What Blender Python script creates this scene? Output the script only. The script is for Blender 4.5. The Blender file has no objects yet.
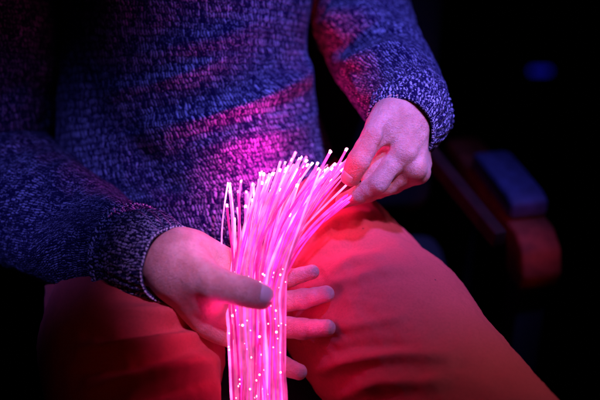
import bpy, bmesh, math, random
import numpy as np
from mathutils import Vector, Matrix, noise as mnoise

random.seed(7)
rng = np.random.default_rng(7)
SC = bpy.context.scene
COL = SC.collection

# ------------------------------------------------------------------ camera frame
PITCH = math.radians(30.0)
FOCUS = np.array([0.0, 0.0, 0.68])
RIGHT = np.array([1.0, 0.0, 0.0])
FWD = np.array([0.0, math.cos(PITCH), -math.sin(PITCH)])
UP = np.array([0.0, math.sin(PITCH), math.cos(PITCH)])
CAM = FOCUS - FWD * 1.0


def P(u, v, d):
    """A point seen at (u, v) of the 600 x 400 picture, d metres behind the plane of the hands (1 m away)."""
    D = 1.0 + d
    return CAM + D * (FWD + RIGHT * (u - 300) / 1000.0 + UP * (200 - v) / 1000.0)


def project(pts):
    q = np.asarray(pts) - CAM
    D = q @ FWD
    return 300 + 1000 * (q @ RIGHT) / D, 200 - 1000 * (q @ UP) / D, D


# ------------------------------------------------------------------ node helpers
class NT:
    def __init__(self, name):
        self.m = bpy.data.materials.new(name)
        self.m.use_nodes = True
        self.t = self.m.node_tree
        self.t.nodes.clear()
        self.out = self.t.nodes.new('ShaderNodeOutputMaterial')

    def n(self, kind, **kw):
        nd = self.t.nodes.new('ShaderNode' + kind)
        for k, v in kw.items():
            if k.startswith('_'):
                setattr(nd, k[1:], v)
            else:
                nd.inputs[k.replace('__', ' ')].default_value = v
        return nd

    def l(self, a, b):
        self.t.links.new(a, b)

    def math(self, op, a, b=None, c=None, clamp=False):
        nd = self.t.nodes.new('ShaderNodeMath')
        nd.operation = op
        nd.use_clamp = clamp
        for i, x in enumerate((a, b, c)):
            if x is None:
                continue
            if isinstance(x, (int, float)):
                nd.inputs[i].default_value = x
            else:
                self.l(x, nd.inputs[i])
        return nd.outputs[0]

    def mix(self, fac, a, b):
        nd = self.t.nodes.new('ShaderNodeMix')
        nd.data_type = 'RGBA'
        for sock, x in ((nd.inputs[0], fac), (nd.inputs[6], a), (nd.inputs[7], b)):
            if isinstance(x, (int, float)):
                sock.default_value = x
            elif isinstance(x, tuple):
                sock.default_value = (*x, 1.0)
            else:
                self.l(x, sock)
        return nd.outputs[2]

    def ramp(self, x, lo, hi, a=0.0, b=1.0):
        nd = self.t.nodes.new('ShaderNodeMapRange')
        nd.interpolation_type = 'SMOOTHSTEP'
        nd.inputs[1].default_value = lo
        nd.inputs[2].default_value = hi
        nd.inputs[3].default_value = a
        nd.inputs[4].default_value = b
        self.l(x, nd.inputs[0])
        return nd.outputs[0]

    def noise(self, vec, scale, detail=3.0, rough=0.55):
        nd = self.n('TexNoise')
        nd.inputs['Scale'].default_value = scale
        nd.inputs['Detail'].default_value = detail
        nd.inputs['Roughness'].default_value = rough
        if vec is not None:
            self.l(vec, nd.inputs['Vector'])
        return nd


def knit_material(name, row, col, slant, base, fleck, amount, bump=0.0016):
    """Marled knit: rows of slanted light yarn dashes on dark navy; UVs are in metres."""
    k = NT(name)
    uv = k.n('UVMap', _uv_map='UVMap').outputs[0]
    wob = k.noise(uv, 45.0, 2.0)
    wob2 = k.noise(uv, 260.0, 2.0)
    sep = k.n('SeparateXYZ')
    k.l(uv, sep.inputs[0])
    wsep = k.n('SeparateColor')
    k.l(wob.outputs['Color'], wsep.inputs[0])
    w2 = k.n('SeparateColor')
    k.l(wob2.outputs['Color'], w2.inputs[0])
    v = k.math('ADD', sep.outputs[1], k.math('MULTIPLY', k.math('SUBTRACT', wsep.outputs[0], 0.5), 0.010))
    v = k.math('ADD', v, k.math('MULTIPLY', k.math('SUBTRACT', w2.outputs[0], 0.5), row * 0.75))
    u = k.math('ADD', sep.outputs[0], k.math('MULTIPLY', k.math('SUBTRACT', wsep.outputs[1], 0.5), 0.008))
    u = k.math('ADD', u, k.math('MULTIPLY', k.math('SUBTRACT', w2.outputs[1], 0.5), col * 0.8))
    rv = k.math('DIVIDE', v, row)
    rid = k.math('FLOOR', rv)
    rf = k.math('SUBTRACT', k.math('FRACT', rv), 0.5)
    rr = k.n('TexWhiteNoise', _noise_dimensions='1D')
    k.l(rid, rr.inputs['W'])
    cu = k.math('ADD', k.math('DIVIDE', u, col), k.math('MULTIPLY', rf, slant))
    cu = k.math('ADD', cu, k.math('MULTIPLY', rr.outputs['Value'], 3.0))
    cid = k.math('FLOOR', cu)
    cf = k.math('SUBTRACT', k.math('FRACT', cu), 0.5)
    comb = k.n('CombineXYZ')
    k.l(cid, comb.inputs[0])
    k.l(rid, comb.inputs[1])
    wn = k.n('TexWhiteNoise', _noise_dimensions='3D')
    k.l(comb.outputs[0], wn.inputs['Vector'])
    dist = k.math('ADD', k.math('POWER', k.math('DIVIDE', cf, 0.40), 2.0), k.math('POWER', k.math('DIVIDE', rf, 0.54), 2.0))
    dome = k.math('SUBTRACT', 1.0, dist, clamp=True)
    mask = k.ramp(dist, 0.25, 1.0, 1.0, 0.0)
    fine = k.noise(uv, 900.0, 2.0, 0.7)
    patch = k.noise(uv, 22.0, 2.0)
    vor = k.n('TexVoronoi', _feature='F1')
    vor.inputs['Scale'].default_value = 640.0
    k.l(uv, vor.inputs['Vector'])
    vsep = k.n('SeparateColor')
    k.l(vor.outputs['Color'], vsep.inputs[0])
    fl = k.math('MULTIPLY', k.ramp(vsep.outputs[0], 0.66, 0.86), k.ramp(vor.outputs['Distance'], 0.25, 0.6, 1.0, 0.0))
    tone = k.math('POWER', wn.outputs['Value'], 1.7)
    tone = k.math('MULTIPLY', tone, k.ramp(patch.outputs[0], 0.25, 0.7, 0.45, 1.15))
    tone = k.math('MULTIPLY', k.math('MULTIPLY', tone, mask), k.ramp(fine.outputs[0], 0.33, 0.62, 0.15, 1.0))
    fac = k.math('ADD', k.math('MULTIPLY', tone, amount), k.math('MULTIPLY', fl, amount * 0.45), clamp=True)
    colr = k.mix(fac, base, fleck)
    b = k.n('BsdfPrincipled')
    b.inputs['Roughness'].default_value = 0.92
    b.inputs['Specular IOR Level'].default_value = 0.03
    b.inputs['Sheen Weight'].default_value = 0.02
    b.inputs['Sheen Roughness'].default_value = 0.4
    k.l(colr, b.inputs['Base Color'])
    h = k.math('ADD', k.math('POWER', dome, 0.6), k.math('MULTIPLY', fine.outputs[0], 0.9))
    bp = k.n('Bump')
    bp.inputs['Strength'].default_value = 0.9
    bp.inputs['Distance'].default_value = bump
    k.l(h, bp.inputs['Height'])
    k.l(bp.outputs[0], b.inputs['Normal'])
    k.l(b.outputs[0], k.out.inputs[0])
    return k.m


def plain(name, col, rough=0.6, spec=0.4, bump=None, sheen=0.0, var=0.0, varscale=30.0):
    k = NT(name)
    b = k.n('BsdfPrincipled')
    b.inputs['Roughness'].default_value = rough
    b.inputs['Specular IOR Level'].default_value = spec
    b.inputs['Sheen Weight'].default_value = sheen
    tc = k.n('TexCoord').outputs['Object']
    if var:
        nz = k.noise(tc, varscale, 5.0, 0.6)
        k.l(k.mix(k.ramp(nz.outputs[0], 0.3, 0.7), tuple(c * (1 - var) for c in col), tuple(min(1, c * (1 + var)) for c in col)), b.inputs['Base Color'])
    else:
        b.inputs['Base Color'].default_value = (*col, 1)
    if bump:
        nz = k.noise(tc, bump[0], 4.0, 0.6)
        bp = k.n('Bump')
        bp.inputs['Strength'].default_value = bump[2] if len(bump) > 2 else 0.6
        bp.inputs['Distance'].default_value = bump[1]
        k.l(nz.outputs[0], bp.inputs['Height'])
        k.l(bp.outputs[0], b.inputs['Normal'])
    k.l(b.outputs[0], k.out.inputs[0])
    return k.m


def skin_material():
    k = NT('skin')
    tc = k.n('TexCoord').outputs['Object']
    b = k.n('BsdfPrincipled')
    big = k.noise(tc, 55.0, 4.0, 0.6)
    mid = k.noise(tc, 260.0, 3.0, 0.6)
    colr = k.mix(k.ramp(big.outputs[0], 0.32, 0.68), (0.58, 0.24, 0.18), (0.70, 0.35, 0.27))
    colr = k.mix(k.math('MULTIPLY', k.ramp(mid.outputs[0], 0.48, 0.72), 0.32), colr, (0.40, 0.19, 0.15))
    k.l(colr, b.inputs['Base Color'])
    b.inputs['Roughness'].default_value = 0.48
    b.inputs['Specular IOR Level'].default_value = 0.42
    b.inputs['Subsurface Weight'].default_value = 0.65
    b.inputs['Subsurface Radius'].default_value = (1.0, 0.3, 0.15)
    b.inputs['Subsurface Scale'].default_value = 0.007
    vor = k.n('TexVoronoi', _feature='DISTANCE_TO_EDGE')
    vor.inputs['Scale'].default_value = 700.0
    k.l(tc, vor.inputs['Vector'])
    # fine lines that run across the skin
    st = k.n('Mapping')
    st.inputs['Scale'].default_value = (1.0, 2.6, 1.6)
    st.inputs['Rotation'].default_value = (0.5, 0.9, 0.6)
    k.l(tc, st.inputs[0])
    ln = k.noise(st.outputs[0], 330.0, 3.0, 0.65)
    h = k.math('ADD', k.math('MULTIPLY', k.ramp(vor.outputs['Distance'], 0.0, 0.12), 0.15), k.math('ADD', ln.outputs[0], k.math('MULTIPLY', big.outputs[0], 1.2)))
    bp = k.n('Bump')
    bp.inputs['Strength'].default_value = 0.8
    bp.inputs['Distance'].default_value = 0.0020
    k.l(h, bp.inputs['Height'])
    k.l(bp.outputs[0], b.inputs['Normal'])
    k.l(b.outputs[0], k.out.inputs[0])
    return k.m


def cloth_material(name, col, scale):
    """Cotton twill with a diagonal weave, slight fading and a few specks of lint."""
    k = NT(name)
    tc = k.n('TexCoord').outputs['Object']
    b = k.n('BsdfPrincipled')
    big = k.noise(tc, 14.0, 4.0, 0.55)
    mid = k.noise(tc, 420.0, 3.0, 0.7)
    colr = k.mix(k.ramp(big.outputs[0], 0.3, 0.7), tuple(c * 0.9 for c in col), col)
    colr = k.mix(k.ramp(mid.outputs[0], 0.35, 0.7, 0.0, 0.28), colr, tuple(c * 0.45 for c in col))
    vor = k.n('TexVoronoi', _feature='F1')
    vor.inputs['Scale'].default_value = 75.0
    k.l(tc, vor.inputs['Vector'])
    vs = k.n('SeparateColor')
    k.l(vor.outputs['Color'], vs.inputs[0])
    speck = k.math('MULTIPLY', k.ramp(vor.outputs['Distance'], 0.05, 0.10, 1.0, 0.0), k.math('GREATER_THAN', vs.outputs[0], 0.88))
    colr = k.mix(k.math('MULTIPLY', speck, 0.8), colr, (0.05, 0.02, 0.02))
    k.l(colr, b.inputs['Base Color'])
    b.inputs['Roughness'].default_value = 0.85
    b.inputs['Specular IOR Level'].default_value = 0.15
    b.inputs['Sheen Weight'].default_value = 0.05
    wv = k.n('TexWave', _wave_type='BANDS', _bands_direction='DIAGONAL')
    wv.inputs['Scale'].default_value = scale
    wv.inputs['Distortion'].default_value = 1.2
    wv.inputs['Detail'].default_value = 2.0
    k.l(tc, wv.inputs['Vector'])
    fold = k.noise(tc, 26.0, 3.0, 0.5)
    h = k.math('ADD', k.math('MULTIPLY', wv.outputs['Fac'], 0.12), k.math('ADD', k.math('MULTIPLY', mid.outputs[0], 0.25), k.math('MULTIPLY', fold.outputs[0], 2.2)))
    bp = k.n('Bump')
    bp.inputs['Strength'].default_value = 0.6
    bp.inputs['Distance'].default_value = 0.0022
    k.l(h, bp.inputs['Height'])
    k.l(bp.outputs[0], b.inputs['Normal'])
    k.l(b.outputs[0], k.out.inputs[0])
    return k.m


def emit(name, col, strength):
    k = NT(name)
    e = k.n('Emission')
    e.inputs[0].default_value = (*col, 1)
    e.inputs[1].default_value = strength
    k.l(e.outputs[0], k.out.inputs[0])
    return k.m


def strand_material():
    """Side-glowing plastic fibre: each strand its own strength and tint, each a little uneven along its run."""
    k = NT('glowing_fibre')
    oi = k.n('ObjectInfo')
    at = k.n('Attribute', _attribute_name='glow')
    tc = k.n('TexCoord').outputs['Object']
    nz = k.noise(tc, 60.0, 2.0)
    r1 = oi.outputs['Random']
    r2 = k.math('FRACT', k.math('MULTIPLY', r1, 17.3))
    colr = k.mix(k.math('POWER', r2, 2.1), (1.0, 0.012, 0.30), (1.0, 0.14, 0.46))
    st = k.math('ADD', k.math('MULTIPLY', k.math('POWER', r1, 2.0), STRAND_VAR), STRAND_MIN)
    st = k.math('MULTIPLY', st, at.outputs['Fac'])
    st = k.math('MULTIPLY', st, k.ramp(nz.outputs[0], 0.3, 0.7, 0.65, 1.3))
    b = k.n('BsdfPrincipled')
    b.inputs['Base Color'].default_value = (0.06, 0.006, 0.03, 1)
    b.inputs['Roughness'].default_value = 0.3
    b.inputs['Specular IOR Level'].default_value = 0.25
    k.l(colr, b.inputs['Emission Color'])
    k.l(st, b.inputs['Emission Strength'])
    k.l(b.outputs[0], k.out.inputs[0])
    return k.m


def tip_material():
    k = NT('glowing_fibre_end')
    oi = k.n('ObjectInfo')
    e = k.n('Emission')
    r = oi.outputs['Random']
    k.l(k.mix(r, (1.0, 0.10, 0.40), (1.0, 0.50, 0.80)), e.inputs[0])
    k.l(k.math('ADD', k.math('MULTIPLY', k.math('POWER', k.math('FRACT', k.math('MULTIPLY', r, 7.7)), 2.0), 14.0), 1.6), e.inputs[1])
    k.l(e.outputs[0], k.out.inputs[0])
    return k.m


STRAND_MIN, STRAND_VAR = 0.95, 3.8
M_SKIN = skin_material()
M_NAIL = plain('fingernail', (0.62, 0.40, 0.33), 0.28, 0.5)
NAVY = (0.007, 0.004, 0.036)
FLECK = (0.38, 0.38, 0.50)
M_KNIT = knit_material('marled_knit', 0.0074, 0.0029, 0.45, NAVY, FLECK, 1.35)
M_SLEEVE = knit_material('marled_knit_sleeve', 0.0056, 0.0031, 0.6, NAVY, FLECK, 1.15)
M_CUFF = knit_material('marled_knit_cuff', 0.0050, 0.0036, 0.3, NAVY, FLECK, 2.1)
M_EDGE = plain('pale_yarn', (0.50, 0.48, 0.52), 0.9, 0.1, bump=(900, 0.0008))
M_TROUSER = cloth_material('red_twill', (0.57, 0.066, 0.056), 420.0)
M_STRAND = strand_material()
M_TIP = tip_material()
M_SPARK = emit('glowing_notch', (1.0, 0.62, 0.92), 5.0)
M_BLACK = plain('black_upholstery', (0.010, 0.010, 0.011), 0.85, 0.2, bump=(500, 0.0005))
M_PAD = plain('armrest_vinyl', (0.024, 0.028, 0.070), 0.65, 0.2, bump=(260, 0.0006), var=0.25, varscale=60)
M_WOOD = plain('stained_wood', (0.085, 0.020, 0.010), 0.75, 0.12, bump=(90, 0.0005), var=0.35, varscale=40)
M_DIMMED_WOOD = plain('dimmed_wood', (0.013, 0.003, 0.002), 0.8, 0.1, bump=(90, 0.0005), var=0.35, varscale=40)  # stained wood with its colour darkened to make the rail look dimly lit
M_FLOOR = plain('dark_carpet', (0.004, 0.004, 0.004), 0.98, 0.02, bump=(220, 0.004), var=0.4, varscale=60)
M_METAL = plain('black_metal', (0.012, 0.012, 0.013), 0.5, 0.4, bump=(120, 0.0003))
M_SHOE = plain('dark_shoe', (0.015, 0.013, 0.012), 0.6, 0.3, bump=(200, 0.0005))


# ------------------------------------------------------------------ mesh helpers
def link(name, verts, faces, mats, parent=None, smooth=True, matidx=None, uvs=None, glow=None):
    me = bpy.data.meshes.new(name)
    me.from_pydata([tuple(map(float, v)) for v in verts], [], [tuple(map(int, f)) for f in faces])
    for m in (mats if isinstance(mats, (list, tuple)) else [mats]):
        me.materials.append(m)
    if smooth:
        me.polygons.foreach_set('use_smooth', [True] * len(me.polygons))
    if matidx is not None:
        me.polygons.foreach_set('material_index', list(map(int, matidx)))
    if uvs is not None:
        lay = me.uv_layers.new(name='UVMap')
        li = np.zeros(len(me.loops), dtype=np.int32)
        me.loops.foreach_get('vertex_index', li)
        lay.data.foreach_set('uv', np.asarray(uvs, dtype=np.float32)[li].ravel())
    if glow is not None:
        a = me.attributes.new('glow', 'FLOAT', 'POINT')
        a.data.foreach_set('value', np.asarray(glow, dtype=np.float32))
    me.update()
    o = bpy.data.objects.new(name, me)
    COL.objects.link(o)
    o.parent = parent
    return o


def empty(name, loc=(0, 0, 0)):
    o = bpy.data.objects.new(name, None)
    COL.objects.link(o)
    o.location = loc
    o.empty_display_size = 0.05
    return o


def adopt(child, parent):
    child.parent = parent
    child.matrix_parent_inverse = Matrix.Translation(parent.location).inverted()


def catmull(pts, n):
    """Smooth resample of rows (any number of columns), uniform parameter."""
    p = np.asarray(pts, float)
    p = np.vstack([2 * p[0] - p[1], p, 2 * p[-1] - p[-2]])
    m = len(p) - 3
    out = []
    for t in np.linspace(0, m, n):
        i = min(int(t), m - 1)
        f = t - i
        a, b, c, d = p[i], p[i + 1], p[i + 2], p[i + 3]
        out.append(0.5 * (2 * b + (c - a) * f + (2 * a - 5 * b + 4 * c - d) * f * f + (3 * b - a - 3 * c + d) * f ** 3))
    return np.array(out)


def grid_faces(nr, nc, closed=True):
    f = []
    w = nc if closed else nc - 1
    for i in range(nr - 1):
        for j in range(w):
            j2 = (j + 1) % nc
            f.append((i * nc + j, i * nc + j2, (i + 1) * nc + j2, (i + 1) * nc + j))
    return f


def seg_dist(px, py, a, b):
    ax, ay = a
    dx, dy = b[0] - ax, b[1] - ay
    L2 = dx * dx + dy * dy + 1e-9
    t = ((px - ax) * dx + (py - ay) * dy) / L2
    tc = np.clip(t, 0, 1)
    ex, ey = px - ax - tc * dx, py - ay - tc * dy
    d = np.hypot(ex, ey)
    side = np.sign(dx * (py - ay) - dy * (px - ax))
    return d, side, tc


def fold_field(u, v, folds):
    """Cloth folds as ridges (amp > 0) or creases (amp < 0) along polylines; w1 on the side above a line that runs right, w2 below."""
    tot = np.zeros_like(u)
    for pts, amp, w1, w2 in folds:
        best = np.full_like(u, 1e9)
        bs = np.zeros_like(u)
        bt = np.zeros_like(u)
        n = len(pts) - 1
        for i in range(n):
            d, s, t = seg_dist(u, v, pts[i], pts[i + 1])
            m = d < best
            best[m] = d[m]
            bs[m] = s[m]
            bt[m] = (i + t[m]) / n
        w = np.where(bs < 0, w1, w2)
        taper = np.clip(np.sin(np.pi * np.clip(bt * 0.9 + 0.05, 0, 1)), 0, 1) ** 0.6
        tot += amp * np.exp(-(best / w) ** 2) * taper
    return tot


def vnoise(pts, scale, seed=0.0, octaves=3):
    out = np.empty(len(pts))
    for i, p in enumerate(pts):
        out[i] = mnoise.fractal(Vector((p[0] * scale + seed, p[1] * scale, p[2] * scale)), 1.0, 2.0, octaves)
    return out


def vertex_normals(verts, faces):
    v = np.asarray(verts)
    f = np.asarray(faces)
    n = np.cross(v[f[:, 2]] - v[f[:, 0]], v[f[:, 3]] - v[f[:, 1]])
    out = np.zeros_like(v)
    for k in range(4):
        np.add.at(out, f[:, k], n)
    return out / (np.linalg.norm(out, axis=1, keepdims=True) + 1e-12)


# ------------------------------------------------------------------ distance-field modelling
def smin(a, b, k):
    h = np.maximum(k - np.abs(a - b), 0.0) / k
    return np.minimum(a, b) - h * h * k * 0.25


class Field:
    def __init__(self, xs, ys, zs):
        self.ax = [np.asarray(a, np.float32) for a in (xs, ys, zs)]
        self.f = np.full([len(a) for a in self.ax], 0.2, np.float32)

    def window(self, lo, hi):
        sl = []
        for a, l, h in zip(self.ax, lo, hi):
            i = max(0, int(np.searchsorted(a, l)) - 1)
            j = min(len(a), int(np.searchsorted(a, h)) + 1)
            sl.append(slice(i, max(j, i + 1)))
        X, Y, Z = np.meshgrid(self.ax[0][sl[0]], self.ax[1][sl[1]], self.ax[2][sl[2]], indexing='ij')
        return tuple(sl), X, Y, Z

    def cone(self, a, b, ra, rb, k=0.006, flat=None, margin=0.03):
        """Tapered capsule; flat = (axis, factor) squashes the section along that axis."""
        a = np.asarray(a, float)
        b = np.asarray(b, float)
        r = max(ra, rb)
        lo = np.minimum(a, b) - r - margin
        hi = np.maximum(a, b) + r + margin
        sl, X, Y, Z = self.window(lo, hi)
        ab = b - a
        q = np.stack([X - a[0], Y - a[1], Z - a[2]], -1)
        t = np.clip((q @ ab) / (ab @ ab + 1e-12), 0, 1)
        q = q - t[..., None] * ab
        if flat is not None:
            ax = np.asarray(flat[0], float)
            ax = ax / np.linalg.norm(ax)
            c = q @ ax
            q = q + (c * (1.0 / flat[1] - 1.0))[..., None] * ax
        d = np.sqrt((q * q).sum(-1)) - (ra + (rb - ra) * t)
        self.f[sl] = smin(self.f[sl], d.astype(np.float32), k)

    def chain(self, pts, rads, k=0.006, flat=None):
        for i in range(len(pts) - 1):
            self.cone(pts[i], pts[i + 1], rads[i], rads[i + 1], k, flat)

    def groove(self, c, axis, off, w, depth, rad):
        """A skin crease round a joint: a thin slot square to the bone."""
        c = np.asarray(c, float)
        axis = np.asarray(axis, float) / np.linalg.norm(axis)
        sl, X, Y, Z = self.window(c - rad, c + rad)
        q = np.stack([X - c[0], Y - c[1], Z - c[2]], -1)
        s = q @ axis - off
        r2 = (q * q).sum(-1)
        self.f[sl] += (depth * np.exp(-(s / w) ** 2) * np.exp(-r2 / (rad * 0.75) ** 2)).astype(np.float32)

    def slot(self, a, b, w, depth):
        """A soft valley pressed into the surface along a line."""
        a = np.asarray(a, float)
        b = np.asarray(b, float)
        sl, X, Y, Z = self.window(np.minimum(a, b) - 3 * w, np.maximum(a, b) + 3 * w)
        ab = b - a
        q = np.stack([X - a[0], Y - a[1], Z - a[2]], -1)
        t = np.clip((q @ ab) / (ab @ ab), 0, 1)
        q = q - t[..., None] * ab
        self.f[sl] += (depth * np.exp(-(q * q).sum(-1) / (w * w)) * np.sin(np.pi * (0.12 + 0.76 * t)) ** 0.7).astype(np.float32)

    def sample(self, p):
        idx = []
        fr = []
        for a, x in zip(self.ax, p):
            i = int(np.clip(np.searchsorted(a, x) - 1, 0, len(a) - 2))
            idx.append(i)
            fr.append(float((x - a[i]) / (a[i + 1] - a[i])))
        i, j, k = idx
        c = self.f[i:i + 2, j:j + 2, k:k + 2]
        c = c[0] * (1 - fr[0]) + c[1] * fr[0]
        c = c[0] * (1 - fr[1]) + c[1] * fr[1]
        return float(c[0] * (1 - fr[2]) + c[1] * fr[2])

    def mesh(self):
        f = self.f
        ins = f < 0
        nx, ny, nz = f.shape
        s = ins[:-1, :-1, :-1].astype(np.int8)
        cnt = np.zeros((nx - 1, ny - 1, nz - 1), np.int8)
        for dx in (0, 1):
            for dy in (0, 1):
                for dz in (0, 1):
                    cnt += ins[dx:nx - 1 + dx, dy:ny - 1 + dy, dz:nz - 1 + dz]
        act = (cnt > 0) & (cnt < 8)
        ci = np.argwhere(act)
        ids = np.full(act.shape, -1, np.int64)
        ids[act] = np.arange(len(ci))
        acc = np.zeros((len(ci), 3))
        num = np.zeros(len(ci))
        corners = [(dx, dy, dz) for dx in (0, 1) for dy in (0, 1) for dz in (0, 1)]
        val = {c: f[ci[:, 0] + c[0], ci[:, 1] + c[1], ci[:, 2] + c[2]].astype(float) for c in corners}
        pos = {c: np.stack([self.ax[a][ci[:, a] + c[a]] for a in range(3)], 1).astype(float) for c in corners}
        for c in corners:
            for a in range(3):
                if c[a] == 0:
                    e = list(c)
                    e[a] = 1
                    e = tuple(e)
                    m = (val[c] < 0) != (val[e] < 0)
                    t = np.where(m, val[c] / (val[c] - val[e] + 1e-20), 0)
                    pt = pos[c] + t[:, None] * (pos[e] - pos[c])
                    acc[m] += pt[m]
                    num[m] += 1
        verts = acc / num[:, None]
        quads = []
        for a in range(3):
            b, c = (a + 1) % 3, (a + 2) % 3
            lo = [slice(None)] * 3
            hi = [slice(None)] * 3
            lo[a] = slice(0, -1)
            hi[a] = slice(1, None)
            for x in (b, c):
                lo[x] = slice(1, -1)
                hi[x] = slice(1, -1)
            s0, s1 = ins[tuple(lo)], ins[tuple(hi)]
            e = np.argwhere(s0 != s1)
            flip = s0[tuple(e.T)]
            o = np.zeros_like(e)
            o[:, b] = 1
            o[:, c] = 1
            e = e + o
            db = np.zeros(3, int)
            db[b] = 1
            dc = np.zeros(3, int)
            dc[c] = 1
            q = [ids[tuple((e - db - dc).T)], ids[tuple((e - dc).T)], ids[tuple(e.T)], ids[tuple((e - db).T)]]
            q = np.stack(q, 1)
            q[~flip] = q[~flip][:, ::-1]
            quads.append(q)
        return verts, np.vstack(quads)


def axis_grid(lo, hi, fine, hf, hc):
    """1-D grid: step hf inside the interval fine, growing to hc outside."""
    a = list(np.arange(fine[0], fine[1], hf))
    h, x = hf, a[0]
    left = []
    while x > lo:
        h = min(h * 1.25, hc)
        x -= h
        left.append(x)
    h, x = hf, a[-1]
    while x < hi:
        h = min(h * 1.25, hc)
        x += h
        a.append(x)
    return np.array(left[::-1] + a)


# ================================================================== PERSON
person = None

# --- joints ---------------------------------------------------------
S = -0.045                               # the near hand and the bundle sit this much closer
LW = P(176, 263, S + 0.0)
LM = {'index': P(222, 330, S + 0.010), 'middle': P(234, 312, S + 0.022), 'ring': P(236, 291, S + 0.030), 'pinky': P(230, 270, S + 0.034)}
LF = {'index': [LM['index'], P(258, 354, S + 0.026), P(283, 366, S + 0.021), P(299, 372, S + 0.012)],
      'middle': [LM['middle'], P(275, 326, S + 0.027), P(303, 329, S + 0.016), P(327, 328, S + 0.004)],
      'ring': [LM['ring'], P(277, 303, S + 0.036), P(303, 299, S + 0.027), P(326, 294, S + 0.017)],
      'pinky': [LM['pinky'], P(266, 284, S + 0.045), P(290, 278, S + 0.040), P(312, 272, S + 0.032)]}
LR = {'index': (0.0125, 0.0112, 0.0098, 0.0080), 'middle': (0.0130, 0.0118, 0.0104, 0.0084),
      'ring': (0.0125, 0.0114, 0.0102, 0.0083), 'pinky': (0.0112, 0.0098, 0.0088, 0.0074)}
LT = [P(188, 271, S - 0.014), P(213, 284, S - 0.036), P(243, 291, S - 0.037), P(261, 297, S - 0.031)]
RW = P(404, 116, 0.03)
RM = {'index': P(403, 152, -0.002), 'middle': P(413, 168, 0.008), 'ring': P(418, 172, 0.024), 'pinky': P(420, 164, 0.042)}
RF = {'index': [RM['index'], P(378, 183, -0.010), P(358, 195, 0.0), P(343, 201, 0.010)],
      'middle': [RM['middle'], P(387, 185, 0.016), P(368, 193, 0.022), P(354, 198, 0.026)],
      'ring': [RM['ring'], P(394, 184, 0.036), P(378, 190, 0.040), P(366, 193, 0.042)],
      'pinky': [RM['pinky'], P(402, 178, 0.054), P(390, 183, 0.056), P(381, 186, 0.056)]}
RT = [P(388, 119, 0.006), P(374, 137, -0.014), P(359, 161, -0.018), P(351, 177, -0.010)]

# arms, legs
L_SH, L_EL = P(5, -160, 0.15), P(-25, 200, 0.20)
R_SH, R_EL = P(350, -170, 0.16), P(352, -10, 0.27)
HIP_R, KNEE_R = P(285, 220, 0.20), P(560, 530, -0.15)
HIP_L = P(128, 228, 0.20)
KNEE_L = np.array([-0.13, -0.31, 0.515])
ANK_R = KNEE_R + np.array([-0.02, 0.02, 0.09 - KNEE_R[2]])
ANK_L = KNEE_L + np.array([0.0, 0.05, 0.09 - KNEE_L[2]])
PELV = (HIP_R + HIP_L) / 2

B = Field(axis_grid(-0.46, 0.36, (-0.165, 0.160), 0.00125, 0.010),
          axis_grid(-0.42, 0.40, (-0.150, 0.075), 0.00125, 0.010),
          axis_grid(0.0, 1.12, (0.50, 0.805), 0.00125, 0.011))


def hand(F, W, MC, FI, FR, TH, TR, toward, wr, palm_flat):
    """Metacarpals blended into a palm, four finger chains and a thumb, all in one field."""
    for n, f in MC.items():
        w = W + (f - W) * 0.06 + (f - np.mean(list(MC.values()), axis=0)) * 0.42
        F.cone(w, f, wr * 0.74, FR[n][0] * 1.02, 0.014, margin=0.03)
    for n in FI:
        pts, r = FI[n], FR[n]
        G = [np.asarray(p, float) for p in pts]
        for i in range(3):
            # bone a little waisted between its joints
            m = (G[i] + G[i + 1]) / 2
            rm = (r[i] + r[i + 1]) / 2 * 0.91
            F.cone(G[i], m, r[i], rm, 0.0028 if i else 0.006)
            F.cone(m, G[i + 1], rm, r[i + 1], 0.0028)
        for i in (1, 2):
            ax = G[i + 1] - G[i - 1]
            for o in (-0.0016, 0.0012):
                F.groove(G[i], ax, o, 0.0007, 0.0009, r[i] * 1.5)
    F.cone(W, TH[0], wr * 0.8, TR[0], 0.016)
    for i in range(3):
        m = (TH[i] + TH[i + 1]) / 2
        rm = (TR[i] + TR[i + 1]) / 2 * (0.97 if i else 1.0)
        F.cone(TH[i], m, TR[i], rm, 0.010 if i == 0 else 0.004)
        F.cone(m, TH[i + 1], rm, TR[i + 1], 0.010 if i == 0 else 0.004)
    ax = TH[3] - TH[1]
    for o in (-0.0035, -0.0010, 0.0016, 0.0042):
        F.groove(TH[2], ax, o, 0.0007, 0.0011, TR[2] * 1.35)
    F.groove(TH[1], TH[2] - TH[0], 0.0, 0.0012, 0.0004, TR[1] * 1.3)


# forearms, upper arms, trunk, legs (hidden under the clothes, one body)
B.chain([L_EL, P(84, 240, 0.065), P(130, 252, 0.006), LW], (0.034, 0.034, 0.030, 0.0285), 0.01)
B.cone(L_SH, L_EL, 0.044, 0.034, 0.02)
B.chain([R_EL, P(388, 72, 0.12), P(410, 107, 0.058), RW], (0.028, 0.029, 0.0275, 0.0270), 0.01)
B.cone(R_SH, R_EL, 0.042, 0.028, 0.02)
CH = P(185, -110, 0.17)
B.cone(PELV, P(190, 60, 0.20), 0.09, 0.085, 0.05)
B.cone(P(190, 60, 0.20), CH, 0.085, 0.10, 0.05)
B.cone(CH, L_SH, 0.09, 0.055, 0.05)
B.cone(CH, R_SH, 0.09, 0.055, 0.05)
B.cone(CH, P(190, -230, 0.15), 0.07, 0.055, 0.04)
B.cone(HIP_L, HIP_R, 0.085, 0.085, 0.04)
for h, k_, a in ((HIP_L, KNEE_L, ANK_L), (HIP_R, KNEE_R, ANK_R)):
    B.cone(h, k_, 0.072, 0.048, 0.03)
    B.cone(k_, a, 0.046, 0.034, 0.03)
    B.cone(a, a + np.array([0.0, -0.11, -0.05]), 0.034, 0.028, 0.03)

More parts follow.
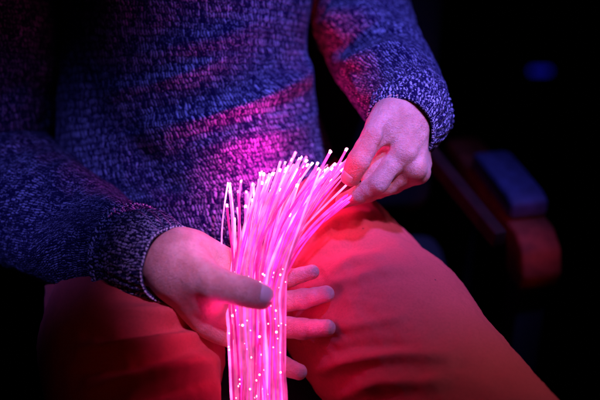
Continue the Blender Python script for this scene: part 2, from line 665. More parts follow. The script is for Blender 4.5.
# left picture hand (palm open under the strands)
hand(B, LW, LM, LF, LR, LT, (0.0195, 0.0150, 0.0136, 0.0118), -FWD, 0.0275, None)
B.cone(P(186, 276, S - 0.002), P(208, 296, S - 0.010), 0.022, 0.020, 0.014)       # thenar
B.cone(P(196, 252, S + 0.014), P(224, 262, S + 0.026), 0.018, 0.014, 0.014)       # heel of the hand
B.cone(LT[1] - FWD * 0.004 + UP * 0.004, LT[1] - FWD * 0.0045 + UP * 0.003 + RIGHT * 0.004, 0.0136, 0.0130, 0.005)   # thumb knuckle
B.cone(P(172, 252, S - 0.020), P(206, 271, S - 0.040), 0.0045, 0.0050, 0.010)      # thumb tendon
B.cone(P(170, 262, S - 0.020), P(200, 282, S - 0.034), 0.0042, 0.0050, 0.010)
B.cone(P(176, 286, S + 0.006), P(206, 322, S + 0.010), 0.013, 0.013, 0.014)       # radial edge
# right picture hand (pinching)
RR = {'index': (0.0120, 0.0106, 0.0092, 0.0078), 'middle': (0.0122, 0.0106, 0.0094, 0.0082),
      'ring': (0.0115, 0.0100, 0.0090, 0.0080), 'pinky': (0.0105, 0.0090, 0.0080, 0.0072)}
hand(B, RW, RM, RF, RR, RT, (0.0155, 0.0122, 0.0114, 0.0094), -FWD, 0.0270, None)
B.cone(P(400, 132, 0.014), P(392, 156, 0.012), 0.012, 0.0105, 0.008)
B.cone(P(392, 150, 0.013), P(369, 178, 0.007), 0.0115, 0.0085, 0.003)                # web beside the thumb
B.cone(P(416, 122, 0.006), RM['index'] + (-FWD) * 0.0050, 0.005, 0.0066, 0.010)    # tendons over the back
B.cone(P(422, 128, 0.010), RM['middle'] + (-FWD) * 0.0045, 0.005, 0.0068, 0.010)
for q, r in ((RM['index'], 0.0062), (RM['middle'], 0.0062)):
    B.cone(q + (-FWD) * 0.0075, q + (-FWD) * 0.0075 + RIGHT * 0.002, r, r, 0.008)
B.slot(P(391, 124, -0.018), P(379, 150, -0.018), 0.0055, 0.0055)      # crease between thumb and hand
B.slot(P(379, 150, -0.018), P(367, 174, -0.014), 0.0045, 0.0040)
B.slot(P(409, 148, -0.016), P(424, 130, -0.004), 0.0040, 0.0016)      # hollows between the tendons
B.slot(P(417, 160, -0.008), P(428, 140, 0.006), 0.0040, 0.0016)
B.slot(P(404, 172, -0.012), P(388, 184, -0.006), 0.0030, 0.0022)
for q, nx in ((RM['index'], 0.35), (RM['middle'], 0.6)):
    for o in (-0.0035, -0.0005, 0.0025):
        c = q - FWD * 0.013 + UP * o
        B.slot(c - RIGHT * 0.006 + UP * random.uniform(-0.001, 0.001), c + RIGHT * 0.006, 0.0012, 0.0007)
for o in (0.0, 0.005, 0.0095):                                          # folds where the thumb meets the palm
    B.slot(P(216 + o * 900, 266 + o * 500, S - 0.046), P(226 + o * 900, 284, S - 0.050), 0.0012, 0.0007)
for o in (0, 7, 15):
    B.slot(P(176 + o, 250 + o * 0.5, S - 0.034), P(170 + o, 276 + o * 0.5, S - 0.026), 0.0016, 0.0006)
body_v, body_f = B.mesh()
person = link('person', body_v, body_f, M_SKIN)
person['label'] = 'seated person in dark knit sweater and red trousers holding the glowing strands'
person['category'] = 'person'


def nail(F, joint, tip, normal, width, length, back=0.002):
    """A curved plate laid on the back of a fingertip."""
    ax = (tip - joint) / np.linalg.norm(tip - joint)
    normal = normal - ax * (normal @ ax)
    normal /= np.linalg.norm(normal)
    side = np.cross(ax, normal)
    end = tip + ax * back
    vs, N, Mm = [], 11, 13
    for i in range(N):
        t = i / (N - 1)
        wl = width * (0.78 + 0.22 * math.sin(math.pi * min(1, 0.15 + t))) * (1 - 0.25 * max(0, t - 0.8) / 0.2)
        for j in range(Mm):
            s = (j / (Mm - 1) - 0.5) * 2
            back_curve = length * 0.16 * (s * s) * (1 if t < 0.5 else -1) * abs(2 * t - 1)
            c = end - ax * (length * (1 - t)) + side * (s * wl / 2) + ax * back_curve
            ang = s * 0.75
            dirn = normal * math.cos(ang) + side * math.sin(ang)
            q = c - side * (s * wl / 2) * 0.45
            x = q + dirn * 0.03
            for _ in range(60):
                dd = F.sample(x)
                if dd < 0.00002:
                    break
                x = x - dirn * max(dd * 0.8, 0.00003)
            edge = max(abs(s) ** 4, (1 - t) ** 6)
            vs.append(x + dirn * (0.0011 - 0.0014 * edge))
    return link('fingernail', vs, grid_faces(N, Mm, False), M_NAIL, person)


nail(B, LT[2], LT[3], -FWD * 0.75 + UP * 0.55 + RIGHT * 0.15, 0.0170, 0.0160, 0.0095)
nail(B, RT[2], RT[3], -FWD * 0.75 - RIGHT * 0.55 + UP * 0.25, 0.0125, 0.0135, 0.0070)

# --- sweater --------------------------------------------------------
def tube(stations, n, m, depth_ratio=1.0, side=None):
    """Swept tube: stations rows = x,y,z,rside,rdepth. Returns centre, frames, verts, uv."""
    st = catmull(stations, n)
    c = st[:, :3]
    tan = np.gradient(c, axis=0)
    tan /= np.linalg.norm(tan, axis=1, keepdims=True)
    ref = RIGHT if side is None else side
    vs, uv, nr = [], [], []
    s = np.concatenate([[0], np.cumsum(np.linalg.norm(np.diff(c, axis=0), axis=1))])
    rmean = st[:, 3:5].mean()
    for i in range(n):
        e1 = ref - tan[i] * (ref @ tan[i])
        e1 /= np.linalg.norm(e1)
        e2 = np.cross(tan[i], e1)
        for j in range(m):
            a = 2 * math.pi * j / m
            vs.append(c[i] + e1 * math.cos(a) * st[i, 3] + e2 * math.sin(a) * st[i, 4])
            nr.append(e1 * math.cos(a) / st[i, 3] + e2 * math.sin(a) / st[i, 4])
            uv.append((a * rmean, s[i]))
    nr = np.array(nr)
    nr /= np.linalg.norm(nr, axis=1, keepdims=True)
    return st, tan, s, np.array(vs), nr, np.array(uv)


def tube_faces(n, m):
    f = np.array(grid_faces(n, m))
    return f


def fix_seam(o, m, period):
    """Wrap the UV of the last column so that the weave does not run backwards across the seam."""
    me = o.data
    lay = me.uv_layers[0].data
    for p in me.polygons:
        us = [lay[l].uv[0] for l in p.loop_indices]
        if max(us) - min(us) > period / 2:
            for l in p.loop_indices:
                if lay[l].uv[0] < period / 2:
                    lay[l].uv[0] += period


def facing(nr, vs):
    view = CAM - vs
    view /= np.linalg.norm(view, axis=1, keepdims=True)
    return np.clip((nr * view).sum(1) * 2.0, 0, 1)


def build_cloth(name, stations, n, m, mat, folds, noise_amp, noise_scale, parent, wr=None, side=None, seed=0.0, cap=False):
    st, tan, s, vs, nr, uv = tube(stations, n, m, side=side)
    pu, pv, pd = project(vs)
    disp = fold_field(pu, pv, folds) * facing(nr, vs)
    disp = disp + noise_amp * vnoise(vs, noise_scale, seed)
    if wr is not None:
        amp, freq, tw, s0, s1 = wr
        for k_ in range(len(vs)):
            i, j = divmod(k_, m)
            a = 2 * math.pi * j / m
            w = max(0.0, min(1.0, (s[i] - s0) / 0.03)) * max(0.0, min(1.0, (s1 - s[i]) / 0.03))
            ph = s[i] * freq + 1.6 * math.sin(a + tw) + 1.1 * math.sin(2 * a + 2.1 * tw)
            x = 0.5 + 0.5 * math.sin(ph)
            disp[k_] += amp * w * (x ** 1.8 - 0.35) * (0.55 + 0.45 * math.sin(a * 1.0 + s[i] * 17 + tw))
    vs = vs + nr * disp[:, None]
    f = grid_faces(n, m)
    if cap:
        vs = np.vstack([vs, vs[:m].mean(0), vs[-m:].mean(0)])
        uv = np.vstack([uv, [0, 0], [0, s[-1]]])
        f += [(len(vs) - 2, (j + 1) % m, j) for j in range(m)]
        f += [(len(vs) - 1, (n - 1) * m + j, (n - 1) * m + (j + 1) % m) for j in range(m)]
    o = link(name, vs, f, mat, parent, uvs=uv)
    fix_seam(o, m, uv[:, 0].max())
    return o


def st(u, v, d, a, b):
    return (*P(u, v, d), a, b)


torso_folds = [
    # one long diagonal fold from the right flank down to the left, with its underside turned to the glow
    ([(318, 52), (296, 78), (255, 100), (205, 118), (150, 128)], 0.0240, 26, 9),
    ([(312, 86), (280, 104), (235, 121), (190, 138)], -0.0100, 8, 14),
    ([(318, 112), (285, 132), (240, 142), (195, 152)], 0.0100, 15, 10),
    ([(225, 58), (190, 72), (150, 86), (105, 92)], 0.0100, 16, 7),
    ([(180, 84), (150, 92), (110, 104)], -0.0045, 8, 12),
    ([(260, 22), (215, 40), (160, 48)], 0.0060, 18, 10),
    ([(230, 160), (180, 172), (130, 178)], 0.0060, 14, 12),
    ([(215, 190), (170, 200), (130, 205)], 0.0060, 12, 12),
    ([(120, 120), (145, 165), (190, 205)], -0.0080, 14, 14),
    ([(322, 130), (312, 165), (318, 200)], 0.0060, 14, 14),
    ([(70, 60), (90, 100), (110, 150)], -0.0060, 20, 18),
]
torso_st = [
    st(205, 290, 0.165, 0.150, 0.108),
    st(205, 270, 0.172, 0.166, 0.122),
    st(204, 240, 0.180, 0.170, 0.126),
    st(201, 195, 0.188, 0.165, 0.122),
    st(193, 150, 0.188, 0.160, 0.116),
    st(185, 90, 0.182, 0.150, 0.112),
    st(184, 40, 0.176, 0.146, 0.112),
    st(186, -10, 0.170, 0.150, 0.114),
    st(186, -80, 0.160, 0.165, 0.115),
    st(186, -150, 0.155, 0.150, 0.095),
    st(188, -195, 0.150, 0.085, 0.075),
]
sweater = build_cloth('sweater', torso_st, 230, 380, M_KNIT, torso_folds, 0.0035, 14.0, person, seed=3.0)

RS = [
    st(352, -185, 0.15, 0.072, 0.072),
    st(366, -110, 0.22, 0.068, 0.068),
    st(356, -20, 0.27, 0.064, 0.062),
    st(366, 30, 0.200, 0.059, 0.056),
    st(388, 72, 0.120, 0.053, 0.050),
    st(406, 102, 0.064, 0.046, 0.043),
    st(410, 112, 0.046, 0.042, 0.040),
]
right_folds = [
    ([(318, 62), (345, 42), (385, 26), (410, 34)], -0.0150, 8, 8),
    ([(312, 42), (340, 18), (380, 8)], 0.0120, 10, 7),
    ([(330, 92), (352, 66), (390, 50), (428, 58)], 0.0120, 9, 9),
    ([(338, 84), (346, 106)], 0.0060, 5, 5),
    ([(354, 76), (360, 104)], 0.0060, 5, 5),
]
sl_r = build_cloth('sleeve', RS, 150, 150, M_SLEEVE, right_folds, 0.0035, 20.0, sweater, wr=(0.0055, 150.0, 0.8, 0.10, 0.36), seed=11.0)
LS = [
    st(10, -180, 0.15, 0.078, 0.072),
    st(2, -60, 0.14, 0.074, 0.070),
    st(-6, 80, 0.160, 0.074, 0.070),
    st(-22, 150, 0.190, 0.076, 0.072),
    st(28, 200, 0.135, 0.074, 0.070),
    st(84, 238, 0.065, 0.063, 0.059),
    st(122, 250, 0.020, 0.054, 0.050),
    st(134, 254, 0.006, 0.046, 0.044),
]
left_folds = [
    ([(0, 200), (40, 168), (95, 172), (130, 196)], 0.0070, 10, 12),
    ([(10, 235), (60, 205), (110, 205)], -0.0060, 9, 12),
    ([(20, 262), (70, 232), (108, 232)], 0.0050, 10, 10),
    ([(0, 96), (30, 84), (56, 100)], -0.0080, 9, 9),
    ([(0, 40), (30, 26), (56, 40)], 0.0060, 12, 9),
]
sl_l = build_cloth('sleeve', LS, 190, 160, M_SLEEVE, left_folds, 0.0045, 17.0, sweater, wr=(0.0055, 120.0, 2.0, 0.05, 0.58), seed=23.0)


def cuff(a, b, ra, rb, ridge, parent, seed, edge=0.00125):
    """Ribbed turn-up from its rolled top edge a to the opening b, with a knotted pale edge round the opening."""
    ax = (b - a)
    L = np.linalg.norm(ax)
    ax = ax / L
    e1 = RIGHT - ax * (RIGHT @ ax)
    e1 /= np.linalg.norm(e1)
    e2 = np.cross(ax, e1)
    prof = [(0.004, ra - 0.010), (-0.001, ra - 0.003), (0.000, ra + ridge * 0.7), (0.004, ra + ridge), (0.0085, ra + ridge * 0.5), (0.012, ra - 0.0005)]
    for i in range(1, 9):
        t = i / 8
        bulge = 0.003 * math.sin(math.pi * t)
        prof.append((0.012 + (L - 0.016) * t, ra + (rb - ra) * t + bulge))
    prof += [(L - 0.001, rb + 0.0005), (L, rb - 0.0012), (L - 0.001, rb - 0.0030), (L - 0.010, rb - 0.0042), (L - 0.040, rb - 0.0050)]
    prof = catmull(prof, 74)
    M = 320
    vs, uv = [], []
    sacc = 0.0
    for i, (h, r) in enumerate(prof):
        if i:
            sacc += math.hypot(h - prof[i - 1][0], r - prof[i - 1][1])
        for j in range(M):
            an = 2 * math.pi * j / M
            w = min(1.0, max(0.0, (h - 0.010) / 0.006)) * min(1.0, max(0.0, (L - h) / 0.004))
            rib = 0.0007 * math.cos(an * 30 + 4 * math.sin(h * 60)) * w
            nb = 0.0026 * mnoise.noise(Vector((math.cos(an) * 1.6 + seed, math.sin(an) * 1.6, h * 28)))
            knot = 0.0010 * math.cos(an * 44) * math.exp(-((h - 0.003) / 0.006) ** 2) if i < 30 else 0.0
            rr = r + rib + nb + knot
            vs.append(a + ax * (h + 0.003 * mnoise.noise(Vector((math.cos(an) + seed, math.sin(an), 5.0)))) + (e1 * math.cos(an) + e2 * math.sin(an)) * rr)
            uv.append((an * (ra + rb) / 2, sacc))
    f = grid_faces(len(prof), M)
    mi = [0] * len(f)
    # knots of pale yarn round the opening and along the rolled edge
    nv = len(vs)
    def knots(h, r, count, size, rnd):
        nonlocal nv
        for q in range(count):
            an = 2 * math.pi * (q + random.uniform(-0.12, 0.12)) / count
            nb = 0.0026 * mnoise.noise(Vector((math.cos(an) * 1.6 + seed, math.sin(an) * 1.6, h * 28)))
            hh = h + 0.003 * mnoise.noise(Vector((math.cos(an) + seed, math.sin(an), 5.0))) + random.uniform(-rnd, rnd)
            rad = e1 * math.cos(an) + e2 * math.sin(an)
            tg = np.cross(ax, rad)
            c = a + ax * hh + rad * (r + nb)
            lean = 0.6 + random.uniform(-0.3, 0.3)
            d1 = tg * math.cos(lean) + ax * math.sin(lean)
            d2 = np.cross(rad, d1)
            sz = size * random.uniform(0.75, 1.2)
            for ii in range(5):
                ph = math.pi * ii / 4
                for jj in range(6):
                    th = 2 * math.pi * jj / 6
                    vs.append(c + d1 * math.cos(ph) * sz * 1.35 + (d2 * math.cos(th) + rad * math.sin(th)) * math.sin(ph) * sz * 0.75)
                    uv.append((0, 0))
            for ii in range(4):
                for jj in range(6):
                    f.append((nv + ii * 6 + jj, nv + ii * 6 + (jj + 1) % 6, nv + (ii + 1) * 6 + (jj + 1) % 6, nv + (ii + 1) * 6 + jj))
                    mi.append(1)
            nv += 30
    knots(L - 0.0004, rb - 0.0004, int(2 * math.pi * rb / 0.0039), edge, 0.0002)
    if ridge > 0.003:
        knots(0.0040, ra + ridge - 0.0006, 78, 0.0014, 0.0012)
        knots(0.0072, ra + ridge - 0.0014, 70, 0.0012, 0.0014)
    o = link('cuff', vs, f, [M_CUFF, M_EDGE], parent, matidx=mi, uvs=uv)
    return o


cuff(P(128, 252, 0.006), P(173, 265, S + 0.004), 0.0465, 0.0385, 0.0045, sweater, 1.0, 0.0013)
cuff(P(413, 108, 0.058), P(400, 130, 0.018), 0.0425, 0.0370, 0.0015, sweater, 8.0, 0.0007)

# --- trousers -------------------------------------------------------
T = Field(np.arange(-0.36, 0.36, 0.0034), np.arange(-0.42, 0.32, 0.0034), np.arange(0.06, 0.70, 0.0034))
T.cone(HIP_L, HIP_R, 0.090, 0.090, 0.03, margin=0.05)
T.cone(PELV + np.array([0, 0.03, 0.02]), PELV + np.array([0, 0.05, 0.08]), 0.11, 0.10, 0.05, margin=0.06)
for h, k_, a in ((HIP_L, KNEE_L, ANK_L), (HIP_R, KNEE_R, ANK_R)):
    m = h + (k_ - h) * 0.45
    T.cone(h, m, 0.092, 0.089, 0.02, margin=0.05)
    T.cone(m, k_, 0.089, 0.070, 0.02, margin=0.05)
    T.cone(k_, a, 0.066, 0.060, 0.03, margin=0.05)
tv, tf = T.mesh()
tn = vertex_normals(tv, tf)
if ((tv - tv.mean(0)) * tn).sum() < 0:
    tn = -tn
trouser_folds = [
    ([(300, 300), (335, 286), (380, 272), (420, 268)], 0.0060, 10, 6),
    ([(318, 372), (350, 362), (400, 356), (450, 360)], 0.0085, 10, 5),
    ([(330, 354), (365, 347), (410, 347)], -0.0050, 6, 7),
    ([(340, 398), (380, 384), (440, 384)], 0.0080, 9, 6),
    ([(322, 332), (350, 327), (400, 320)], 0.0050, 8, 5),
    ([(310, 240), (338, 222), (372, 216)], 0.0085, 8, 6),
    ([(322, 258), (352, 246), (388, 246)], -0.0055, 7, 7),
    ([(330, 276), (352, 262), (380, 258)], 0.0050, 6, 5),
    ([(110, 314), (160, 316), (215, 306)], 0.0100, 8, 5),
    ([(90, 334), (150, 332), (215, 320)], -0.0090, 6, 7),
    ([(80, 352), (140, 346), (200, 333)], 0.0090, 8, 5),
    ([(80, 372), (140, 362), (205, 348)], -0.0080, 6, 8),
    ([(90, 394), (150, 378), (215, 360)], 0.0100, 9, 6),
    ([(140, 400), (180, 388), (222, 376)], -0.0060, 6, 6),
]
pu, pv, pd = project(tv)
view = CAM - tv
view /= np.linalg.norm(view, axis=1, keepdims=True)
fc = np.clip((tn * view).sum(1) * 2, 0, 1)
near = tv[:, 2] > 0.40
td = np.where(near, fold_field(pu, pv, trouser_folds) * fc, 0)
fine = vnoise(tv * np.array([0.55, 0.55, 1.5]), 62.0, 90.0, 2)
tv = tv + tn * (td + 0.0026 * vnoise(tv, 18.0, 40.0) + 0.0012 * (1 - np.abs(fine)) ** 3)[:, None]
trousers = link('trousers', tv, tf, M_TROUSER, person)

# shoes
for a in (ANK_L, ANK_R):
    F = Field(np.arange(a[0] - 0.08, a[0] + 0.08, 0.005), np.arange(a[1] - 0.24, a[1] + 0.10, 0.005), np.arange(-0.01, 0.16, 0.005))
    F.cone(a + np.array([0, 0.03, -0.045]), a + np.array([0, -0.15, -0.055]), 0.040, 0.034, 0.02)
    F.cone(a + np.array([0, 0.02, -0.045]), a + np.array([0, 0.01, 0.02]), 0.040, 0.044, 0.03)
    sv, sf = F.mesh()
    sv[:, 2] = np.maximum(sv[:, 2], 0.003)
    link('shoe', sv, sf, M_SHOE, person)

# ================================================================== FIBRE BUNDLE
bundle = empty('fibre_bundle', tuple(P(257, 300, S)))
bundle['label'] = 'glowing pink bundle of fibre optic strands fanning out between two hands'
bundle['category'] = 'light strands'


def strand_geo(path, r0, sparks, hot, start):
    n, m = len(path), 8
    tan = np.gradient(path, axis=0)
    tan /= np.linalg.norm(tan, axis=1, keepdims=True)
    e = RIGHT - tan[0] * (RIGHT @ tan[0])
    e /= np.linalg.norm(e)
    vs, glow = [], []
    for i in range(n):
        e = e - tan[i] * (e @ tan[i])
        e /= np.linalg.norm(e)
        g = np.cross(tan[i], e)
        t = i / (n - 1)
        for j in range(m):
            a = 2 * math.pi * j / m
            vs.append(path[i] + (e * math.cos(a) + g * math.sin(a)) * r0)
            glow.append(0.80 + 1.00 * max(0.0, (t - 0.36) / 0.64) + hot * max(0.0, (t - start) / (1 - start)) ** 2)
    f = grid_faces(n, m)
    mi = [0] * len(f)
    nv = len(vs)
    for c, sz in sparks:
        lg = random.choice((1.0, 1.1, 1.3, 1.8))
        for ii in range(5):
            ph = math.pi * ii / 4
            for jj in range(6):
                th = 2 * math.pi * jj / 6
                vs.append(c + (RIGHT * math.cos(th) * math.sin(ph) + UP * math.cos(ph) * lg - FWD * math.sin(th) * math.sin(ph)) * sz)
                glow.append(1.0)
        for ii in range(4):
            for jj in range(6):
                f.append((nv + ii * 6 + jj, nv + ii * 6 + (jj + 1) % 6, nv + (ii + 1) * 6 + (jj + 1) % 6, nv + (ii + 1) * 6 + jj))
                mi.append(1)
        nv += 30
    return vs, f, mi, glow, tan[-1], e


def strand(path, r0, flare, sparks, hot, start):
    m = 8
    vs, f, mi, glow, d, e = strand_geo(path, r0, sparks, hot, start)
    o = link('strand', vs, f, [M_STRAND, M_SPARK], None, matidx=mi, glow=glow)
    adopt(o, bundle)
    # slightly flared end, cut at an angle
    c = path[-1]
    g = np.cross(d, e)
    cut = random.uniform(-0.6, 0.6)
    prof = [(-0.0035, r0 * 1.02), (-0.0018, r0 * 1.05), (-0.0006, r0 * flare), (0.0004, r0 * flare * 0.97), (0.0005, 0.0)]
    tv_ = []
    for h, r in prof:
        for j in range(m):
            a = 2 * math.pi * j / m
            tv_.append(c + d * (h + (cut * r * math.cos(a) if h > -0.001 else 0)) + (e * math.cos(a) + g * math.sin(a)) * max(r, 1e-5))
    link('strand_tip', tv_, grid_faces(len(prof), m), M_TIP, o)
    return o


# slots across the flat oval section of the bundle
slots = []
NS, NX = 100, 32
while len(slots) < NS + NX:
    x, z = random.uniform(-1, 1), random.uniform(-1, 1)
    if x * x + z * z > 1:
        continue
    if all(((x - a) * 28.5) ** 2 + ((z - b) * 13.0) ** 2 > 1.9 ** 2 for a, b in slots) or random.random() < 0.004:
        slots.append((x, z))
slots.sort(key=lambda q: q[1])
front = set(slots[:NS])
slots.sort(key=lambda q: q[0])
loose = ([], [], [], [])


def lerp(a, b, t):
    return a + (b - a) * t


# arc along which the cut ends end, by place in the fan
ARC = [(228, 183), (240, 190), (252, 182), (262, 178), (272, 172), (282, 166), (290, 160), (298, 154), (306, 160), (316, 168), (326, 162), (336, 160), (346, 154), (357, 150)]
ARC = catmull(ARC, 200)
for i, (x, z) in enumerate(slots):
    t = i / (NS + NX - 1.0)
    pinched = t > 0.80 and random.random() < 0.55
    flat = False
    if i in (0, 3, 9):
        front.add((x, z))
        tu, tv2 = {0: (228, 183), 3: (238, 191), 9: (252, 184)}[i]
    elif pinched:
        tu, tv2 = 357 + random.uniform(-6, 7), 185 + random.uniform(-12, 13)
    elif t > 0.50 and random.random() < 0.36:
        tu = random.uniform(318, 364)
        tv2 = 172 - (tu - 316) * 0.50 + abs(random.gauss(0, 8))
        flat = True
    else:
        q = ARC[int(min(199, max(0, (0.10 + 0.88 * t + random.gauss(0, 0.10)) * 199)))]
        sh = abs(random.gauss(0, 1))
        tu, tv2 = q[0] + random.gauss(0, 5) - 7 * sh, q[1] + random.gauss(0, 5) - 2 + 17 * sh
    if i > 9 and t < 0.14 and not pinched:
        tu, tv2 = max(tu, 243 + random.uniform(0, 14)), max(tv2, 196 + random.uniform(0, 12))
    tu = max(tu, 227)
    td_ = 0.020 + random.gauss(0, 0.017) + 0.012 * z
    if pinched:
        td_ = 0.000 + random.uniform(-0.006, 0.010)
    bx = 257 + 29.5 * x + random.gauss(0, 0.8)
    d0 = S - 0.002 + 0.0140 * z
    jit = max(-9.0, min(9.0, random.gauss(0, 6.0)))
    low = 260.0 + 28.0 * x + jit * (1 - abs(x) * 0.7)
    rows = []
    for v_ in (455, 425, 395, 360, 325):
        f_ = (v_ - 300) / 100.0
        rows.append(P(lerp(bx, low, f_) + random.gauss(0, 1.1) * (1 - abs(x) * 0.6), v_, d0 + random.gauss(0, 0.0012)))
    rows.append(P(bx, 296, d0))
    base = np.array([bx, 290.0, d0 + 0.001])
    end = np.array([tu, tv2, td_])
    h = 290 - tv2
    c1 = base + np.array([(tu - bx) * 0.10 + random.gauss(0, 5.0), -h * random.uniform(0.30, 0.46), 0.004])
    bend = max(0.0, (tu - bx) / 60.0)
    dirn = np.array([(tu - bx) * random.uniform(0.34, 0.58) + random.gauss(0, 4), -h * (0.36 - 0.06 * min(bend, 1.5)), (td_ - base[2]) * 0.4])
    if flat:
        dirn = np.array([(tu - bx) * 0.55, -(tu - bx) * 0.50, (td_ - base[2]) * 0.4])
    c2 = end - dirn
    for s_ in np.linspace(0.12, 1, 14):
        b_ = (1 - s_) ** 3 * base + 3 * (1 - s_) ** 2 * s_ * c1 + 3 * (1 - s_) * s_ ** 2 * c2 + s_ ** 3 * end
        rows.append(P(*b_))
    path = catmull(rows, 64)
    r0 = random.choice((0.00072, 0.00085, 0.0010, 0.00118)) * random.uniform(0.93, 1.08)
    hot, start = random.uniform(0.0, 5.0), random.uniform(0.66, 0.90)
    if (x, z) in front:
        sparks = []
        for _ in range(random.choice((0, 1, 2, 2, 4))):
            k_ = random.uniform(0.08, 0.34)
            kf = k_ * 63
            pp = lerp(path[int(kf)], path[int(kf) + 1], kf % 1.0)
            sparks.append((pp - FWD * r0 * 0.8 + RIGHT * random.uniform(-0.6, 0.6) * r0, random.choice((0.0004, 0.0005, 0.0006, 0.0009)) * random.uniform(0.8, 1.2)))
        strand(path, r0, random.uniform(1.05, 1.45), sparks, hot, start)
    else:
        vs, f, mi, glow, d, e = strand_geo(path, r0, [], hot, start)
        n0 = len(loose[0])
        k_ = random.uniform(0.5, 1.5)
        loose[0].extend(vs)
        loose[1].extend([tuple(q + n0 for q in ff) for ff in f])
        loose[3].extend([q * k_ for q in glow])
rest = link('strands_behind', loose[0], loose[1], [M_STRAND], None, glow=loose[3])
rest['kind'] = 'stuff'
adopt(rest, bundle)

# ================================================================== CHAIR
def box(bm, c, sx, sy, sz, rot=0.0, bev=0.0):
    r = bmesh.ops.create_cube(bm, size=1.0)
    vs = r['verts']
    bmesh.ops.scale(bm, vec=(sx, sy, sz), verts=vs)
    if bev:
        es = list({e for v in vs for e in v.link_edges})
        rr = bmesh.ops.bevel(bm, geom=es, offset=bev, segments=4, profile=0.5, affect='EDGES')
        vs = list({v for f in rr['faces'] for v in f.verts} | {v for v in vs if v.is_valid})
    bmesh.ops.rotate(bm, cent=(0, 0, 0), matrix=Matrix.Rotation(rot, 3, 'Z'), verts=vs)
    bmesh.ops.translate(bm, vec=tuple(c), verts=vs)


def bm_obj(name, bm, mat, parent):
    me = bpy.data.meshes.new(name)
    bm.to_mesh(me)
    bm.free()
    me.materials.append(mat)
    me.polygons.foreach_set('use_smooth', [True] * len(me.polygons))
    o = bpy.data.objects.new(name, me)
    COL.objects.link(o)
    adopt(o, parent)
    return o


chair = empty('armchair', (-0.03, 0.10, 0.0))
chair['label'] = 'dark armchair under the person, its padded wooden armrest catching blue and red light'
chair['category'] = 'chair'
bm = bmesh.new()
box(bm, (-0.04, 0.06, 0.40), 0.50, 0.50, 0.10, 0.06, 0.03)
bm_obj('seat', bm, M_BLACK, chair)
bm = bmesh.new()
box(bm, (-0.06, 0.42, 0.70), 0.50, 0.10, 0.55, 0.06, 0.035)
bm_obj('backrest', bm, M_BLACK, chair)
YAW = math.radians(12)
fw = np.array([math.sin(YAW), -math.cos(YAW), 0.0])
rt = np.array([math.cos(YAW), math.sin(YAW), 0.0])
A = P(502, 176, 0.32)


def arm_prism(c, prof, width, name, mat, bev):
    """Side profile (forward, up) about c, extruded across, edges rounded."""
    b = bmesh.new()
    lo = [b.verts.new(tuple(c + fw * x + np.array([0, 0, z]) - rt * width / 2)) for x, z in prof]
    hi = [b.verts.new(tuple(c + fw * x + np.array([0, 0, z]) + rt * width / 2)) for x, z in prof]
    n_ = len(prof)
    b.faces.new(lo)
    b.faces.new(hi[::-1])
    for i_ in range(n_):
        b.faces.new((lo[i_], hi[i_], hi[(i_ + 1) % n_], lo[(i_ + 1) % n_]))
    bmesh.ops.recalc_face_normals(b, faces=b.faces)
    bmesh.ops.bevel(b, geom=[e for e in b.edges], offset=bev, segments=4, profile=0.5, affect='EDGES')
    return b


for sgn, base_c in ((1, A), (-1, A - rt * 0.74)):
    wood = arm_prism(base_c, [(-0.15, -0.014), (-0.15, -0.040), (0.085, -0.046), (0.095, -0.085), (0.140, -0.085), (0.150, -0.060), (0.138, -0.030), (0.112, -0.014)], 0.052, 'armrest', M_WOOD, 0.006)
    ar = bm_obj('armrest', wood, M_WOOD, chair)
    pad = arm_prism(base_c, [(-0.05, -0.013), (0.092, -0.013), (0.092, 0.012), (0.07, 0.018), (-0.03, 0.018), (-0.05, 0.012)], 0.050, 'pad', M_PAD, 0.007)
    po = bm_obj('pad', pad, M_PAD, chair)
    po.parent = ar
    po.matrix_parent_inverse = Matrix.Identity(4)
    # wooden frame under the arm reaching the floor, blackened so it looks unlit
    for off in (-0.13, 0.11):
        bm = bmesh.new()
        top = base_c[2] - (0.08 if off > 0 else 0.036)
        box(bm, (*(base_c + fw * off)[:2], top / 2), 0.040, 0.040, top, YAW, 0.004)
        bm_obj('leg', bm, M_BLACK, chair)
r0_, r1_ = P(428, 152, 0.25), P(500, 240, 0.12)
bm = bmesh.new()
mid = (r0_ + r1_) / 2
dv = r1_ - r0_
ln = float(np.linalg.norm(dv))
box(bm, (0, 0, 0), ln, 0.016, 0.022, 0.0, 0.003)
rot = Vector(dv).to_track_quat('X', 'Z').to_matrix()
bmesh.ops.transform(bm, matrix=Matrix.Translation(Vector(mid)) @ rot.to_4x4(), verts=bm.verts)
bm_obj('rail', bm, M_DIMMED_WOOD, chair)

# ================================================================== FAR BLUE LAMP
lp = P(541, 72, 1.9)
lamp = empty('floor_lamp', (lp[0], lp[1], 0.0))
lamp['label'] = 'small dim blue lamp glowing in the dark background'
lamp['category'] = 'lamp'
bm = bmesh.new()
box(bm, (lp[0], lp[1] + 0.05, lp[2] / 2), 0.11, 0.08, lp[2] + 0.03, 0.0, 0.008)
bm_obj('housing', bm, M_METAL, lamp)
bm = bmesh.new()
box(bm, (lp[0], lp[1] + 0.009, lp[2]), 0.056, 0.012, 0.016, 0.0, 0.004)
bm_obj('lens', bm, emit('blue_lens', (0.02, 0.02, 1.0), 0.19), lamp)

# ================================================================== FLOOR
bm = bmesh.new()
bmesh.ops.create_grid(bm, x_segments=2, y_segments=2, size=6.0)
me = bpy.data.meshes.new('floor')
bm.to_mesh(me)
bm.free()
me.materials.append(M_FLOOR)
fl = bpy.data.objects.new('floor', me)
COL.objects.link(fl)
fl['kind'] = 'structure'

# ================================================================== LIGHT
w = bpy.data.worlds.new('World')
SC.world = w
w.use_nodes = True
bg = w.node_tree.nodes.get('Background')
bg.inputs[0].default_value = (0.02, 0.015, 0.06, 1)
bg.inputs[1].default_value = 0.02


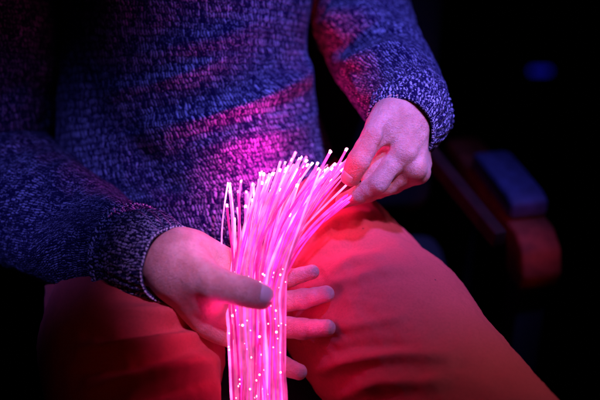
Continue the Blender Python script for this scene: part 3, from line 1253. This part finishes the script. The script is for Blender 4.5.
def aim(o, target):
    d = Vector(target) - o.location
    o.rotation_euler = d.to_track_quat('-Z', 'Y').to_euler()


def area(name, loc, target, size, col, power):
    l = bpy.data.lights.new(name, 'AREA')
    l.shape = 'DISK'
    l.size = size
    l.color = col
    l.energy = power
    o = bpy.data.objects.new(name, l)
    COL.objects.link(o)
    o.location = loc
    aim(o, target)
    return o


def spot(name, loc, target, ang, col, power, blend=0.6, rad=0.03):
    l = bpy.data.lights.new(name, 'SPOT')
    l.spot_size = math.radians(ang)
    l.spot_blend = blend
    l.shadow_soft_size = rad
    l.color = col
    l.energy = power
    o = bpy.data.objects.new(name, l)
    COL.objects.link(o)
    o.location = loc
    aim(o, target)
    return o


VIOLET = (0.165, 0.15, 1.0)
LAVENDER = (0.56, 0.29, 1.0)
spot('violet_stage_and_fill', (0.55, -0.27, 2.15), (0.15, 0.07, 0.90), 22.0, VIOLET, 300.0, 1.0, 0.05)
spot('violet_stage_and_fill', (-0.50, -0.70, 1.75), tuple(P(34, 206, 0.08)), 13.0, VIOLET, 72.0, 1.0, 0.05)  # added fill for the left sleeve, not a stage lamp of its own
spot('lavender_hand_fill', (0.20, -0.62, 1.95), tuple(P(208, 262, -0.05)), 5.4, LAVENDER, 290.0, 1.0, 0.05)  # added narrow spot that lifts the left picture hand
spot('lavender_hand_fill', (0.60, -0.60, 2.00), tuple(P(405, 138, 0.0)), 7.5, LAVENDER, 150.0, 1.0, 0.05)  # added narrow spot for the pinching hand and its cuff
spot('red_fill_spot', (-0.25, -1.0, 1.45), tuple(P(160, 350, 0.0)), 11.0, (1.0, 0.12, 0.02), 1.5, 1.0)  # added dim red to lift the left thigh, no lamp known there
spot('pink_thigh_fill', (0.80, -0.40, 1.75), tuple(P(490, 318, 0.0)), 17.0, (0.85, 0.58, 1.0), 31.0, 1.0, 0.05)  # added pinkish spot to brighten the right thigh
spot('red_fill_spot', tuple(P(200, 560, -0.45)), tuple(P(335, 78, 0.10)), 10.0, (1.0, 0.012, 0.03), 50.0, 0.8)  # added red to colour the inner side of the right sleeve
spot('red_fill_spot', (0.55, -0.9, 0.95), tuple(P(538, 246, 0.20)), 5.0, (1.0, 0.08, 0.02), 34.0, 0.8)  # added red spot to pick out the armrest's front end
pl = bpy.data.lights.new('added_fibre_glow', 'POINT')  # unseen lamp added behind the strand ends to boost their glow
pl.color = (1.0, 0.01, 0.40)
pl.energy = 0.8
pl.shadow_soft_size = 0.02
po = bpy.data.objects.new('added_fibre_glow', pl)
COL.objects.link(po)
po.location = tuple(P(268, 160, 0.052))

for u_, v_, d_, e_ in ((300, 312, -0.066, 0.06), (221, 318, -0.080, 0.032)):  # unseen lamps added in the air beside the bundle to strengthen its spill
    pl = bpy.data.lights.new('added_fibre_glow', 'POINT')
    pl.color = (1.0, 0.03, 0.42)
    pl.energy = e_
    pl.shadow_soft_size = 0.012
    po = bpy.data.objects.new('added_fibre_glow', pl)
    COL.objects.link(po)
    po.location = tuple(P(u_, v_, d_))

# ================================================================== CAMERA
cd = bpy.data.cameras.new('camera')
cd.lens = 60.0
cd.sensor_width = 36.0
cd.clip_start = 0.05
cd.clip_end = 60.0
cd.dof.use_dof = True
cd.dof.focus_distance = 0.99
cd.dof.aperture_fstop = 2.2
cam = bpy.data.objects.new('camera', cd)
COL.objects.link(cam)
cam.location = tuple(CAM)
cam.rotation_euler = Vector(FWD).to_track_quat('-Z', 'Y').to_euler()
SC.camera = cam

SC.render.engine = 'CYCLES'
SC.cycles.use_denoising = True
SC.cycles.max_bounces = 8
SC.cycles.sample_clamp_indirect = 6.0
SC.view_settings.view_transform = 'Standard'
SC.view_settings.look = 'None'
SC.view_settings.exposure = 0.0
SC.view_settings.gamma = 1.0
